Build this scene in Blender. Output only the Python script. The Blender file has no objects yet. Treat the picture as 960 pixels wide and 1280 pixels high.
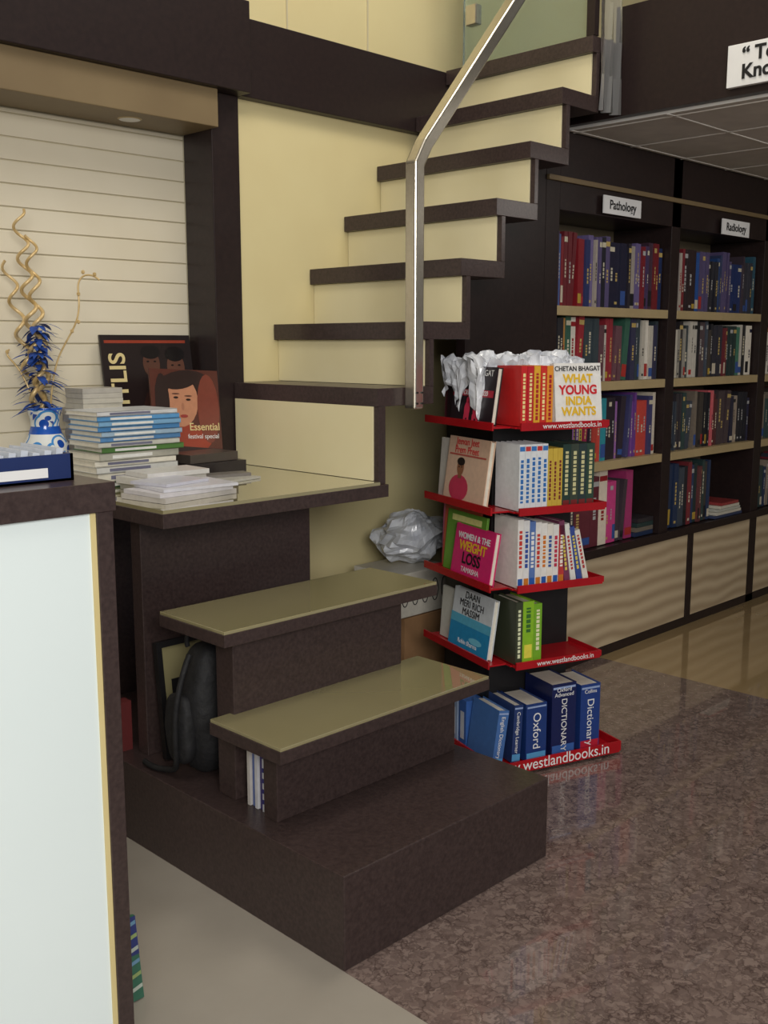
import bpy, math, random, bmesh
from mathutils import Matrix, Vector, noise
random.seed(7)
S = 1.3
TH = math.radians(9.2)
scene = bpy.context.scene
scene.view_settings.view_transform = 'Standard'

# ---------------------------------------------------------------- materials
def srgb(r, g, b):
    def c(v):
        v /= 255.0
        return v/12.92 if v <= 0.04045 else ((v+0.055)/1.055)**2.4
    return (c(r), c(g), c(b), 1.0)

def new_mat(name, rough=0.5, metal=0.0, spec=0.5):
    m = bpy.data.materials.new(name); m.use_nodes = True
    nt = m.node_tree; b = nt.nodes['Principled BSDF']
    b.inputs['Roughness'].default_value = rough
    b.inputs['Metallic'].default_value = metal
    b.inputs['Specular IOR Level'].default_value = spec
    return m, nt, b

def noisy(name, c1, c2, scale=8, rough=0.5, metal=0.0, spec=0.5, bump=0.0, detail=4, stretch=None, coat=0):
    m, nt, b = new_mat(name, rough, metal, spec)
    tc = nt.nodes.new('ShaderNodeTexCoord'); mp = nt.nodes.new('ShaderNodeMapping')
    n = nt.nodes.new('ShaderNodeTexNoise'); n.inputs['Scale'].default_value = scale; n.inputs['Detail'].default_value = detail
    if stretch: mp.inputs['Scale'].default_value = stretch
    r = nt.nodes.new('ShaderNodeValToRGB')
    r.color_ramp.elements[0].position = 0.3; r.color_ramp.elements[1].position = 0.7
    r.color_ramp.elements[0].color = c1; r.color_ramp.elements[1].color = c2
    L = nt.links.new
    L(tc.outputs['Object'], mp.inputs['Vector']); L(mp.outputs[0], n.inputs['Vector'])
    L(n.outputs['Fac'], r.inputs['Fac']); L(r.outputs['Color'], b.inputs['Base Color'])
    if coat:
        b.inputs['Coat Weight'].default_value = min(coat,1); b.inputs['Coat Roughness'].default_value = 0.015; b.inputs['Coat IOR'].default_value = 1.6 if coat<1 else 2.1
    if bump:
        bp = nt.nodes.new('ShaderNodeBump'); bp.inputs['Strength'].default_value = bump; bp.inputs['Distance'].default_value = 0.01
        L(n.outputs['Fac'], bp.inputs['Height']); L(bp.outputs[0], b.inputs['Normal'])
    return m

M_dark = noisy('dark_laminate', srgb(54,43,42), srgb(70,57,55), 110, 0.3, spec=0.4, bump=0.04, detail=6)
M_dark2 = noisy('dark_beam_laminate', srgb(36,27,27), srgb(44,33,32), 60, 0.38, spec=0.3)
M_cream = noisy('cream_paint', srgb(214,199,150), srgb(219,206,158), 3, 0.5, bump=0.02)
M_creamris = noisy('cream_laminate', srgb(232,221,178), srgb(236,226,186), 5, 0.3)
M_slat = noisy('slat_panel_white', srgb(218,208,184), srgb(224,215,193), 4, 0.35)
M_slatgap = noisy('slat_groove', srgb(196,185,156), srgb(202,192,164), 4, 0.5)
M_beige = noisy('beige_soffit', srgb(116,98,70), srgb(126,108,78), 4, 0.5)
M_glasstop = noisy('back_painted_glass', srgb(146,138,100), srgb(154,146,108), 2, 0.05, spec=0.8, coat=1)
M_steel = noisy('brushed_steel', srgb(196,189,174), srgb(206,200,186), 90, 0.27, metal=0.92, spec=0.8)
M_frost = noisy('frosted_white_glass', srgb(230,242,243), srgb(235,246,247), 1.5, 0.2)
M_strip = noisy('cream_edge_strip', srgb(214,196,140), srgb(222,205,150), 5, 0.4)
M_red = noisy('red_powder_coat', srgb(158,14,24), srgb(176,20,30), 10, 0.25)
M_black = noisy('black_metal', srgb(16,15,17), srgb(24,22,24), 20, 0.5)
M_white = noisy('white_print', srgb(225,225,225), srgb(235,235,235), 6, 0.5)
M_ink = noisy('black_ink', srgb(15,15,18), srgb(22,22,26), 6, 0.5)
M_redink = noisy('red_ink', srgb(200,30,40), srgb(210,40,50), 6, 0.5)
M_yelink = noisy('yellow_ink', srgb(225,180,30), srgb(232,190,50), 6, 0.5)
M_bluink = noisy('blue_ink', srgb(30,60,150), srgb(35,70,160), 6, 0.5)
M_shelfedge = noisy('shelf_edge_beige', srgb(168,149,110), srgb(178,158,118), 10, 0.45)
M_shelfback = noisy('shelf_back_panel', srgb(120,108,86), srgb(132,118,94), 5, 0.5)
M_ceil = noisy('ceiling_tile', srgb(200,196,192), srgb(212,208,203), 12, 0.7)
M_ceilgrid = noisy('ceiling_grid', srgb(230,226,220), srgb(238,235,230), 12, 0.5)
M_plastic = noisy('white_plastic_film', srgb(180,184,194), srgb(228,231,236), 14, 0.2, bump=0.5)
M_card = noisy('cardboard', srgb(140,105,72), srgb(155,118,82), 15, 0.7)
M_gold = noisy('gold_paint', srgb(196,166,108), srgb(226,198,145), 30, 0.35, metal=0.25)
M_feather = noisy('blue_feather', srgb(20,48,120), srgb(44,88,175), 40, 0.6)
M_cloth = noisy('black_nylon', srgb(14,14,16), srgb(26,26,29), 50, 0.7, bump=0.3)
M_blubox = noisy('blue_box_card', srgb(28,44,92), srgb(34,52,104), 10, 0.4)
M_wallgen = noisy('plain_wall_paint', srgb(150,142,125), srgb(158,150,132), 3, 0.7)

M_book, nt, b = new_mat('printed_paper', 0.34)
at = nt.nodes.new('ShaderNodeAttribute'); at.attribute_name = 'Col'
nz = nt.nodes.new('ShaderNodeTexNoise'); nz.inputs['Scale'].default_value = 60
tcx = nt.nodes.new('ShaderNodeTexCoord'); nt.links.new(tcx.outputs['Object'], nz.inputs['Vector'])
mr = nt.nodes.new('ShaderNodeMapRange'); mr.inputs['To Min'].default_value = 0.85; mr.inputs['To Max'].default_value = 1.12
nt.links.new(nz.outputs['Fac'], mr.inputs['Value'])
vm = nt.nodes.new('ShaderNodeVectorMath'); vm.operation = 'SCALE'
nt.links.new(at.outputs['Color'], vm.inputs[0]); nt.links.new(mr.outputs[0], vm.inputs['Scale'])
nt.links.new(vm.outputs[0], b.inputs['Base Color'])

# granite: fine irregular flakes of brown-grey with darker web
M_granite, nt, b = new_mat('granite_floor', 0.16, spec=0.5)
b.inputs['Coat Weight'].default_value = 0.9; b.inputs['Coat Roughness'].default_value = 0.025
L = nt.links.new
tc = nt.nodes.new('ShaderNodeTexCoord')
n1 = nt.nodes.new('ShaderNodeTexNoise'); n1.inputs['Scale'].default_value = 40; n1.inputs['Detail'].default_value = 5
sc = nt.nodes.new('ShaderNodeVectorMath'); sc.operation = 'SCALE'; sc.inputs['Scale'].default_value = 0.06
add = nt.nodes.new('ShaderNodeVectorMath'); add.operation = 'ADD'
L(tc.outputs['Object'], n1.inputs['Vector']); L(n1.outputs['Color'], sc.inputs[0])
L(tc.outputs['Object'], add.inputs[0]); L(sc.outputs[0], add.inputs[1])
vo = nt.nodes.new('ShaderNodeTexVoronoi'); vo.inputs['Scale'].default_value = 34; vo.feature = 'DISTANCE_TO_EDGE'
vc = nt.nodes.new('ShaderNodeTexVoronoi'); vc.inputs['Scale'].default_value = 70; vc.feature = 'F1'
L(add.outputs[0], vo.inputs['Vector']); L(add.outputs[0], vc.inputs['Vector'])
sep = nt.nodes.new('ShaderNodeSeparateColor'); L(vc.outputs['Color'], sep.inputs[0])
r1 = nt.nodes.new('ShaderNodeValToRGB'); e = r1.color_ramp.elements
e[0].position = 0.0; e[0].color = srgb(106,91,86); e[1].position = 1.0; e[1].color = srgb(138,121,114)
m1 = e.new(0.55); m1.color = srgb(122,105,99)
L(sep.outputs[0], r1.inputs['Fac'])
r2 = nt.nodes.new('ShaderNodeValToRGB'); r2.color_ramp.elements[0].color = (1,1,1,1)
r2.color_ramp.elements[1].position = 0.12; r2.color_ramp.elements[1].color = (0,0,0,1)
L(vo.outputs['Distance'], r2.inputs['Fac'])
n2 = nt.nodes.new('ShaderNodeTexNoise'); n2.inputs['Scale'].default_value = 14; n2.inputs['Detail'].default_value = 4
L(tc.outputs['Object'], n2.inputs['Vector'])
r3 = nt.nodes.new('ShaderNodeValToRGB'); r3.color_ramp.elements[0].position = .32; r3.color_ramp.elements[1].position = .58
L(n2.outputs['Fac'], r3.inputs['Fac'])
mm = nt.nodes.new('ShaderNodeMath'); mm.operation = 'MULTIPLY'; L(r2.outputs['Color'], mm.inputs[0]); L(r3.outputs['Color'], mm.inputs[1])
mm2 = nt.nodes.new('ShaderNodeMath'); mm2.operation = 'MULTIPLY'; mm2.inputs[1].default_value = .75; L(mm.outputs[0], mm2.inputs[0])
mx = nt.nodes.new('ShaderNodeMix'); mx.data_type = 'RGBA'
L(mm2.outputs[0], mx.inputs['Factor']); L(r1.outputs['Color'], mx.inputs[6]); mx.inputs[7].default_value = srgb(66,52,49)
L(mx.outputs[2], b.inputs['Base Color'])
M_tile = noisy('grey_floor_tile', srgb(158,151,140), srgb(164,157,146), 6, 0.2)
M_woodfloor = noisy('beige_polished_floor', srgb(150,128,92), srgb(160,138,102), 3, 0.08, stretch=(0.5,5,1), coat=.6)

M_wave, nt, b = new_mat('wavy_veneer', 0.4)
tc = nt.nodes.new('ShaderNodeTexCoord'); wv = nt.nodes.new('ShaderNodeTexWave'); wv.bands_direction = 'Z'
wv.inputs['Scale'].default_value = 5; wv.inputs['Distortion'].default_value = 5; wv.inputs['Detail'].default_value = 2; wv.inputs['Detail Scale'].default_value = 0.5
mp = nt.nodes.new('ShaderNodeMapping'); mp.inputs['Scale'].default_value = (0.9,1,1)
rr = nt.nodes.new('ShaderNodeValToRGB'); rr.color_ramp.elements[0].color = srgb(168,148,120); rr.color_ramp.elements[1].color = srgb(196,178,148)
nt.links.new(tc.outputs['Object'], mp.inputs[0]); nt.links.new(mp.outputs[0], wv.inputs['Vector'])
nt.links.new(wv.outputs['Fac'], rr.inputs['Fac']); nt.links.new(rr.outputs['Color'], b.inputs['Base Color'])

def glass(name, col, rough=0.03, tr=.85):
    m, nt, b = new_mat(name, rough)
    b.inputs['Base Color'].default_value = col
    b.inputs['Transmission Weight'].default_value = tr
    b.inputs['IOR'].default_value = 1.25
    n = nt.nodes.new('ShaderNodeTexNoise'); n.inputs['Scale'].default_value = 2
    mr = nt.nodes.new('ShaderNodeMapRange'); mr.inputs['To Min'].default_value = rough; mr.inputs['To Max'].default_value = rough+0.05
    nt.links.new(n.outputs['Fac'], mr.inputs['Value']); nt.links.new(mr.outputs[0], b.inputs['Roughness'])
    return m
M_glass = glass('green_glass', (0.76,0.88,0.79,1), tr=.9)
M_film = glass('cloudy_plastic', (0.6,0.6,0.6,1), .3)

# ---------------------------------------------------------------- mesh builder
class MB:
    def __init__(self): self.v=[]; self.f=[]; self.m=[]; self.c=[]; self.mats=[]
    def mi(self, mat):
        if mat not in self.mats: self.mats.append(mat)
        return self.mats.index(mat)
    def face(self, pts, mat, col=(1,1,1,1), M=None):
        n = len(self.v)
        for p in pts:
            p = Vector(p)
            if M: p = M @ p
            self.v.append(p)
        self.f.append(tuple(range(n, n+len(pts)))); self.m.append(self.mi(mat)); self.c.append(col)
    def box(self, x0,x1,y0,y1,z0,z1, mat, col=(1,1,1,1), M=None):
        n = len(self.v)
        for p in ((x0,y0,z0),(x1,y0,z0),(x1,y1,z0),(x0,y1,z0),(x0,y0,z1),(x1,y0,z1),(x1,y1,z1),(x0,y1,z1)):
            p = Vector(p)
            if M: p = M @ p
            self.v.append(p)
        for q in ((0,3,2,1),(4,5,6,7),(0,1,5,4),(1,2,6,5),(2,3,7,6),(3,0,4,7)):
            self.f.append(tuple(n+i for i in q)); self.m.append(self.mi(mat)); self.c.append(col)
    def obj(self, name, parent=None, bevel=0, smooth=False):
        me = bpy.data.meshes.new(name)
        me.from_pydata([tuple(p*S) for p in self.v], [], self.f)
        for mt in self.mats: me.materials.append(mt)
        ca = me.color_attributes.new('Col', 'FLOAT_COLOR', 'CORNER')
        for i, p in enumerate(me.polygons):
            p.material_index = self.m[i]; p.use_smooth = smooth
            for li in p.loop_indices: ca.data[li].color = self.c[i]
        ob = bpy.data.objects.new(name, me); scene.collection.objects.link(ob)
        if parent: ob.parent = parent
        if bevel:
            bv = ob.modifiers.new('bevel', 'BEVEL'); bv.width = bevel*S; bv.segments = 2; bv.limit_method = 'ANGLE'
        return ob

def empty(name, loc=(0,0,0), rz=0):
    e = bpy.data.objects.new(name, None); e.location = Vector(loc)*S; e.rotation_euler = (0,0,rz)
    e.empty_display_size = 0.1
    scene.collection.objects.link(e); return e

AX = {'-Y':(Vector((1,0,0)),Vector((0,0,1))), '-X':(Vector((0,-1,0)),Vector((0,0,1))), 'spine-Y':(Vector((0,0,-1)),Vector((1,0,0))),
      'spineup-Y':(Vector((0,0,1)),Vector((-1,0,0)))}
def text(name, body, size, loc, ax, mat, parent, M=None, align='CENTER', bold=0.0, sx=1.0):
    cu = bpy.data.curves.new(name, 'FONT'); cu.body = body; cu.size = size*S
    cu.align_x = align; cu.align_y = 'CENTER'; cu.extrude = 0.0003; cu.offset = bold; cu.space_line = 0.85
    cu.materials.append(mat)
    ob = bpy.data.objects.new(name, cu); scene.collection.objects.link(ob)
    r, u = AX[ax]; n = r.cross(u)
    mat4 = Matrix((r*sx,u,n)).transposed().to_4x4(); mat4.translation = Vector(loc)*S
    if M is not None:
        M2 = M.copy(); M2.translation = M.translation*S
        mat4 = M2 @ mat4
    if parent: ob.parent = parent
    ob.matrix_local = mat4
    return ob

WH = srgb(225,220,205)
def book(mb, t, d, h, col, M, bands=True):
    c = 0.0025
    mb.box(0, t, 0, c, 0, h, M_book, col, M)
    mb.box(0, c*0.7, c, d, 0, h, M_book, col, M)
    mb.box(t-c*0.7, t, c, d, 0, h, M_book, col, M)
    mb.box(c*0.7, t-c*0.7, c, d-0.004, 0.003, h-0.004, M_book, WH, M)
    if bands:
        lum = col[0]*0.3+col[1]*0.6+col[2]*0.1
        lc = srgb(*random.choice([(205,198,175),(190,165,100),(175,175,175)])) if lum < 0.25 else srgb(*random.choice([(30,30,60),(150,30,40),(40,40,40)]))
        k = random.random()
        e = -0.0005
        def q(x0,x1,z0,z1,cc): mb.face([(x0*t,e,z0*h),(x1*t,e,z0*h),(x1*t,e,z1*h),(x0*t,e,z1*h)], M_book, cc, M)
        if k < 0.3:
            q(0.03,0.97,0.05,random.uniform(.12,.3),srgb(*random.choice([(200,190,170),(170,50,46),(180,150,60),(55,85,150),(30,30,35)])))
        if k > 0.3:
            z = random.uniform(.3,.45); n = random.randint(3,7)
            for _ in range(n):
                dz = random.uniform(.02,.06)
                q(0.32,0.66,z,z+dz,lc); z += dz+.015
        if k > 0.75:
            q(0.03,0.97,0.86,0.93,lc)
        if 0.3 < k < 0.6:
            q(0.25,0.75,0.06,0.10,lc)

def shelf_row(mb, x0, x1, yf, z, hmin, hmax, pal, depth=0.15, tmin=.010, tmax=.030, lean=0.10):
    x = x0; run=0; col=None; h=hmin; t=tmin
    while x < x1-0.008:
        if run<=0:
            run = random.choice([1,1,1,2,3]); cc = random.choice(pal); k=random.uniform(.9,1.2); col = srgb(*[min(240,v*k+2) for v in cc]); t = random.uniform(tmin,tmax); h = random.uniform(hmin,hmax)
        run -= 1
        tt = min(t, x1-x)
        Mx = Matrix.Translation((x, yf+random.uniform(0,.010), z))
        if random.random() < lean:
            a = math.radians(random.uniform(3,6)); x += h*math.sin(a)
            Mx = Matrix.Translation((x-h*math.sin(a), Mx.translation.y, z+tt*math.sin(a))) @ Matrix.Rotation(a,4,'Y')
            if x + tt > x1: break
        book(mb, tt, depth, h, col, Mx)
        x += tt+0.0008

# ---------------------------------------------------------------- room shell
f = MB()
f.face([(-2.5,-2.5,0),(1.04,-2.5,0),(1.04,2.26,0),(-2.5,2.26,0)], M_tile)
f.face([(1.04,-2.5,0),(2.78,-2.5,0),(2.78,2.26,0),(1.04,2.26,0)], M_granite)
f.face([(2.78,-2.5,0),(6,-2.5,0),(6,2.26,0),(2.78,2.26,0)], M_woodfloor)
f.obj('floor')
w = MB(); w.box(1.645,6,2.17,2.3,0,1.60,M_cream); w.obj('wall_back')
w = MB(); w.box(1.5,6,2.27,2.36,1.6,3.0,M_cream)
for xx in (1.9,2.2): w.box(xx,xx+.004,2.267,2.27,1.79,3.0,M_slatgap)
w.obj('wall_upper')
w = MB()
w.box(-2.5,1.60,2.275,2.4,0,3.0,M_slatgap)
z = 0.70
while z < 1.505:
    w.box(-2.5,1.56,2.271,2.275,z+.0018,min(z+.0488,1.51),M_slat); z += .05
w.obj('wall_slatted', bevel=0.001)
w = MB(); w.box(6,6.1,-2.5,2.3,0,1.6,M_wallgen); w.obj('wall_right')
w = MB(); w.box(-2.6,-2.5,-2.5,2.3,0,3.0,M_wallgen); w.obj('wall_left')
w = MB(); w.box(-2.6,6,-2.6,2.4,3.0,3.1,M_ceil); w.obj('ceiling')

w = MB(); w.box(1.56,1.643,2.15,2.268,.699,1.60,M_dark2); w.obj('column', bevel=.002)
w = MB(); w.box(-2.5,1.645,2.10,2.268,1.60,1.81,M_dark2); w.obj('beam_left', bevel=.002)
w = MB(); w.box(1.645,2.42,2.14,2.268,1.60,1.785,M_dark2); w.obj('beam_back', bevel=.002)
w = MB(); w.box(-2.5,1.56,2.12,2.268,1.512,1.60,M_beige); w.obj('trim_soffit', bevel=.002)
p = MB(); seg=24
cx,cy = 1.36,2.19
p.face([(cx+.024*math.cos(2*math.pi*i/seg),cy+.024*math.sin(2*math.pi*i/seg),1.510) for i in range(seg)][::-1], M_white)
for i in range(seg):
    a,b2 = 2*math.pi*i/seg, 2*math.pi*(i+1)/seg
    p.face([(cx+.028*math.cos(a),cy+.028*math.sin(a),1.512),(cx+.028*math.cos(b2),cy+.028*math.sin(b2),1.512),(cx+.024*math.cos(b2),cy+.024*math.sin(b2),1.510),(cx+.024*math.cos(a),cy+.024*math.sin(a),1.510)], M_shelfedge)
p.obj('recessed_downlight')

w = MB()
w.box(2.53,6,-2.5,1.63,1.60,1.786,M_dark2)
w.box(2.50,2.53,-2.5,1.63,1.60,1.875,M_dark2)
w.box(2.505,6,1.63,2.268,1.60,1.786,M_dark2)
w.obj('mezzanine_floor')
w = MB(); w.box(2.53,6,-2.5,1.80,1.592,1.60,M_ceil)
for i in range(12): 
    w.box(2.56+.3*i,2.566+.3*i,-2.5,1.8,1.590,1.5925,M_ceilgrid)
for i in range(14):
    w.box(2.53,6,1.78-.3*i,1.786-.3*i,1.590,1.5925,M_ceilgrid)
w.obj('ceiling_lower')
w = MB(); 
x0,x1,y0,y1 = 3.17,3.75,1.19,1.47
w.box(x0,x1,y0,y0+.02,1.578,1.590,M_ceilgrid); w.box(x0,x1,y1-.02,y1,1.578,1.590,M_ceilgrid)
w.box(x0,x0+.02,y0,y1,1.578,1.590,M_ceilgrid); w.box(x1-.02,x1,y0,y1,1.578,1.590,M_ceilgrid)
for i in range(22): w.box(x0+.03+i*.025,x0+.036+i*.025,y0+.02,y1-.02,1.580,1.590,M_ceilgrid)
for i in range(9): w.box(x0+.02,x1-.02,y0+.03+i*.027,y0+.034+i*.027,1.583,1.590,M_ceilgrid)
w.obj('air_vent')

e = empty('hanging_sign')
w = MB(); w.box(2.485,2.4995,.70,1.30,1.617,1.715,M_white); w.obj('board', e, bevel=.001)
text('lettering', '“ To Read is to\nKnow the World ”', .046, (2.483,1.262,1.667), '-X', M_ink, e, align='LEFT', bold=.0018)

# ---------------------------------------------------------------- lower stair
st = empty('staircase')
s = MB(); s.box(1.04,1.584,1.13,2.15,0,.164,M_dark); s.obj('plinth', st, bevel=.002)
def tread(name, x0,x1,y0,y1,z, th=.027):
    s = MB(); s.box(x0,x1,y0,y1,z-th,z-.004,M_dark); s.obj(name, st, bevel=.001)
    s = MB(); s.box(x0+.001,x1-.001,y0+.001,y1-.001,z-.004,z+.002,M_glasstop); s.obj(name+'_glass', st, bevel=.0008)
tread('tread_2',1.045,1.595,1.29,1.492,.328)
tread('tread_3',1.045,1.60,1.44,1.645,.500)
def panel(name,*a):
    s = MB(); s.box(*a, M_dark); s.obj(name, st, bevel=.0015)
panel('riser_2',1.086,1.56,1.352,1.39,.164,.301)
panel('riser_3',1.09,1.53,1.478,1.53,.164,.473)
panel('riser_4',1.09,1.535,1.775,1.81,.164,.665)
panel('landing_back_panel',.5,1.6,2.24,2.266,.0,.66)
s = MB(); s.box(1.045,1.635,1.62,2.145,.662,.690,M_dark); s.box(1.045,1.555,2.145,2.266,.662,.690,M_dark); s.obj('landing', st, bevel=.001)
s = MB(); s.box(1.046,1.609,1.621,2.144,.690,.697,M_glasstop); s.box(1.046,1.553,2.144,2.266,.690,.697,M_glasstop); s.obj('landing_glass', st)

NX = [1.63+.1275*i for i in range(7)]; NZ = [.903+.1475*i for i in range(7)]
s = MB(); c = MB()
yb = 2.168
s.box(1.613,1.635,1.63,2.145,.690,NZ[0]-.04,M_dark)
c.box(1.609,1.6135,1.645,2.145,.698,NZ[0]-.04,M_creamris)
for k in range(7):
    xn = NX[k]-(.020 if k==0 else 0)
    xe = NX[k+1]+.035 if k<6 else 2.498
    yend = 2.138 if k>=5 else yb
    if k==0: yend = 2.148
    s.box(xn,xe,1.63,yend,NZ[k]-.04,NZ[k],M_dark)
    if k==0: s.box(1.646,xe,2.148,yb,NZ[k]-.04,NZ[k],M_dark)
    if k>0:
        ye = 2.138 if k>=5 else yb
        s.box(NX[k]+.02,NX[k]+.035,1.63,ye,NZ[k-1],NZ[k]-.04,M_dark)
        c.box(NX[k]+.0155,NX[k]+.0200,1.644,ye,NZ[k-1]+.001,NZ[k]-.0405,M_creamris)
s.obj('upper_flight', st, bevel=.001)
c.obj('upper_risers', st)
s = MB()
for a,b2,zt in ((2.10,2.175,1.304),(2.175,2.302,1.452),(2.302,2.438,1.599)):
    s.box(a,b2,1.80,1.83,0,zt,M_dark2)
s.obj('under_stair_panel', st)

h = empty('stair_handrail')
def bar(mb, pts, wd, y0, y1, mat):
    n=len(pts); L1=[];R1=[]
    for i,p in enumerate(pts):
        p=Vector(p)
        d0=(p-Vector(pts[i-1])).normalized() if i>0 else None
        d1=(Vector(pts[i+1])-p).normalized() if i<n-1 else None
        if d0 is None: d0=d1
        if d1 is None: d1=d0
        n0=Vector((-d0.y,d0.x)); n1=Vector((-d1.y,d1.x)); nn=(n0+n1).normalized(); k=wd/2/max(.3,nn.dot(n0))
        L1.append(p+nn*k); R1.append(p-nn*k)
    for i in range(n-1):
        a,b_,c_,d_=L1[i],L1[i+1],R1[i+1],R1[i]
        mb.face([(a.x,y0,a.y),(b_.x,y0,b_.y),(c_.x,y0,c_.y),(d_.x,y0,d_.y)][::-1],mat)
        mb.face([(a.x,y1,a.y),(b_.x,y1,b_.y),(c_.x,y1,c_.y),(d_.x,y1,d_.y)],mat)
        mb.face([(a.x,y0,a.y),(b_.x,y0,b_.y),(b_.x,y1,b_.y),(a.x,y1,a.y)],mat)
        mb.face([(d_.x,y0,d_.y),(c_.x,y0,c_.y),(c_.x,y1,c_.y),(d_.x,y1,d_.y)][::-1],mat)
    for q in (0,n-1):
        a,d_=L1[q],R1[q]; mb.face([(a.x,y0,a.y),(d_.x,y0,d_.y),(d_.x,y1,d_.y),(a.x,y1,a.y)],mat)
s = MB(); bar(s,[(1.708,.855),(1.708,1.385),(1.735,1.43),(2.38,2.18)],.030,1.596,1.629,M_steel)
ob=s.obj('post_and_rail',h)
bm=bmesh.new(); bm.from_mesh(ob.data); bmesh.ops.remove_doubles(bm,verts=bm.verts,dist=1e-5); bmesh.ops.recalc_face_normals(bm,faces=bm.faces); bm.to_mesh(ob.data); bm.free()
bv=ob.modifiers.new('bevel','BEVEL'); bv.width=.006; bv.segments=3
s = MB(); 
for zz in (.868,.892): 
    for xx in (1.700,1.716):
        s.box(xx-.002,xx+.002,1.593,1.5965,zz-.002,zz+.002,M_black)
s.obj('fixing_screws',h)

g = empty('glass_railing')
s = MB(); s.box(2.425,2.437,1.66,2.10,1.79,2.5,M_glass); s.obj('pane',g)
s = MB(); s.box(2.416,2.446,2.045,2.085,1.905,1.96,M_steel); s.obj('clamp',g,bevel=.003)
s = MB(); n=14
for i in range(n):
    def Q(i,zz): 
        t=i/n; return (2.40+.09*t, 1.612+.012*math.sin(t*14+zz*6), zz)
    for j in range(10):
        z0,z1=1.60+.09*j,1.69+.09*j
        s.face([Q(i,z0),Q(i+1,z0),Q(i+1,z1),Q(i,z1)],M_film)
s.obj('plastic_wrap',g,smooth=True)
s = MB(); s.box(2.40,2.42,1.63,1.655,1.79,2.5,M_dark2); s.obj('corner_post',g)

# ---------------------------------------------------------------- bookcase
bc = empty('bookcase')
s = MB()
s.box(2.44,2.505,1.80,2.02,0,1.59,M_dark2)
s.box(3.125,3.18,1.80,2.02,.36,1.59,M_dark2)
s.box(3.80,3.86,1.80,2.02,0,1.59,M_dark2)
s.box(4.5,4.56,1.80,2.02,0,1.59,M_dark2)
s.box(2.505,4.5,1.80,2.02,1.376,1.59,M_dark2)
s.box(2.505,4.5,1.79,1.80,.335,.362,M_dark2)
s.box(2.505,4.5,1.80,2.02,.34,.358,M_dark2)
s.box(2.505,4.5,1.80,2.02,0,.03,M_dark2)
s.box(3.325,3.36,1.796,2.0,.03,.34,M_dark2)
s.obj('carcass',bc,bevel=.001)
s = MB(); s.box(2.505,4.5,2.02,2.03,.03,1.4,M_shelfback); s.obj('back_panel',bc)
s = MB(); s.box(2.44,4.56,1.79,1.80,1.452,1.466,M_beige)
for zz in (1.11,.885,.635):
    for a,b2 in ((2.506,3.124),(3.181,3.799),(3.861,4.499)):
        s.box(a,b2,1.80,2.018,zz-.028,zz-.0005,M_shelfedge)
s.obj('shelf_boards',bc,bevel=.001)
s = MB(); s.box(2.507,3.323,1.80,1.82,.032,.333,M_wave); s.box(3.362,3.80,1.80,1.82,.032,.333,M_wave); s.box(3.86,4.5,1.80,1.82,.032,.333,M_wave); s.obj('cabinet_fronts',bc)
for nm,xa,xb,zz in (('Pathology',2.70,2.905,1.408),('Radiology',3.43,3.63,1.40)):
    s = MB(); s.box(xa,xb,1.782,1.786,zz-.026,zz+.026,M_white); s.obj('label_plate',bc)
    text('label_text',nm,.037,((xa+xb)/2,1.781,zz),'-Y',M_ink,bc,bold=.0008)

P_top=[(40,50,95),(140,34,42),(34,70,130),(70,54,90),(58,40,54),(30,30,40),(110,36,44),(90,80,120),(60,85,130),(175,165,155),(26,42,86),(112,30,38),(40,36,46),(34,34,60),(50,36,40)]
P_mid=[(190,185,175),(165,160,150),(125,36,44),(90,60,68),(60,105,88),(145,135,120),(42,42,52),(205,198,185),(140,44,54),(54,54,80),(70,40,42),(40,40,46),(150,110,60),(50,60,66)]
P_3=[(105,64,130),(42,90,155),(88,52,115),(180,160,66),(60,60,100),(165,60,52),(42,125,138),(140,95,155),(72,72,80),(195,185,170),(48,40,52),(135,36,70)]
P_4=[(180,60,118),(150,42,58),(165,68,128),(118,90,60),(92,40,50),(195,183,168),(60,50,58),(180,88,95),(42,42,62)]
P_d=[(50,46,50),(70,58,62),(38,52,82),(90,50,52),(60,68,80),(110,102,92),(42,60,60),(130,118,106),(105,40,46),(32,32,38),(60,54,50)]
P_b=[(42,72,125),(54,64,98),(60,50,60),(90,110,138),(95,44,48),(32,42,64),(52,92,112),(38,36,40),(76,56,46),(44,44,52)]
s = MB()
shelf_row(s,2.51,3.118,1.822,1.11,.19,.215,P_top)
shelf_row(s,3.187,3.793,1.822,1.11,.17,.215,P_b+P_top)
shelf_row(s,2.51,3.118,1.822,.885,.165,.20,P_mid)
shelf_row(s,3.187,3.793,1.822,.885,.16,.195,P_mid+P_d)
shelf_row(s,2.51,3.118,1.822,.635,.18,.21,P_3)
shelf_row(s,3.187,3.793,1.822,.635,.16,.205,P_d+P_4)
shelf_row(s,2.51,3.0,1.822,.362,.20,.245,P_4,tmin=.018,tmax=.045)
shelf_row(s,3.187,3.52,1.822,.362,.20,.23,P_d)
for zz,pp in ((1.11,P_b),(.885,P_mid),(.635,P_d),(.362,P_d)): shelf_row(s,3.87,4.49,1.822,zz,.15,.19,pp)
zz=.362
for i in range(4): s.box(3.005+.006*i,3.118,1.82,1.98,zz,zz+.014,M_book,srgb(*random.choice(P_d)),None); zz+=.015
zz=.362
for i in range(5):
    s.box(3.53+.012*i,3.74-.008*i,1.805,1.97,zz,zz+.010,M_book,srgb(*random.choice([(200,195,180),(150,60,60),(180,180,170),(60,70,100)])),None); zz+=.011
s.obj('shelf_books',None)

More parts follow.
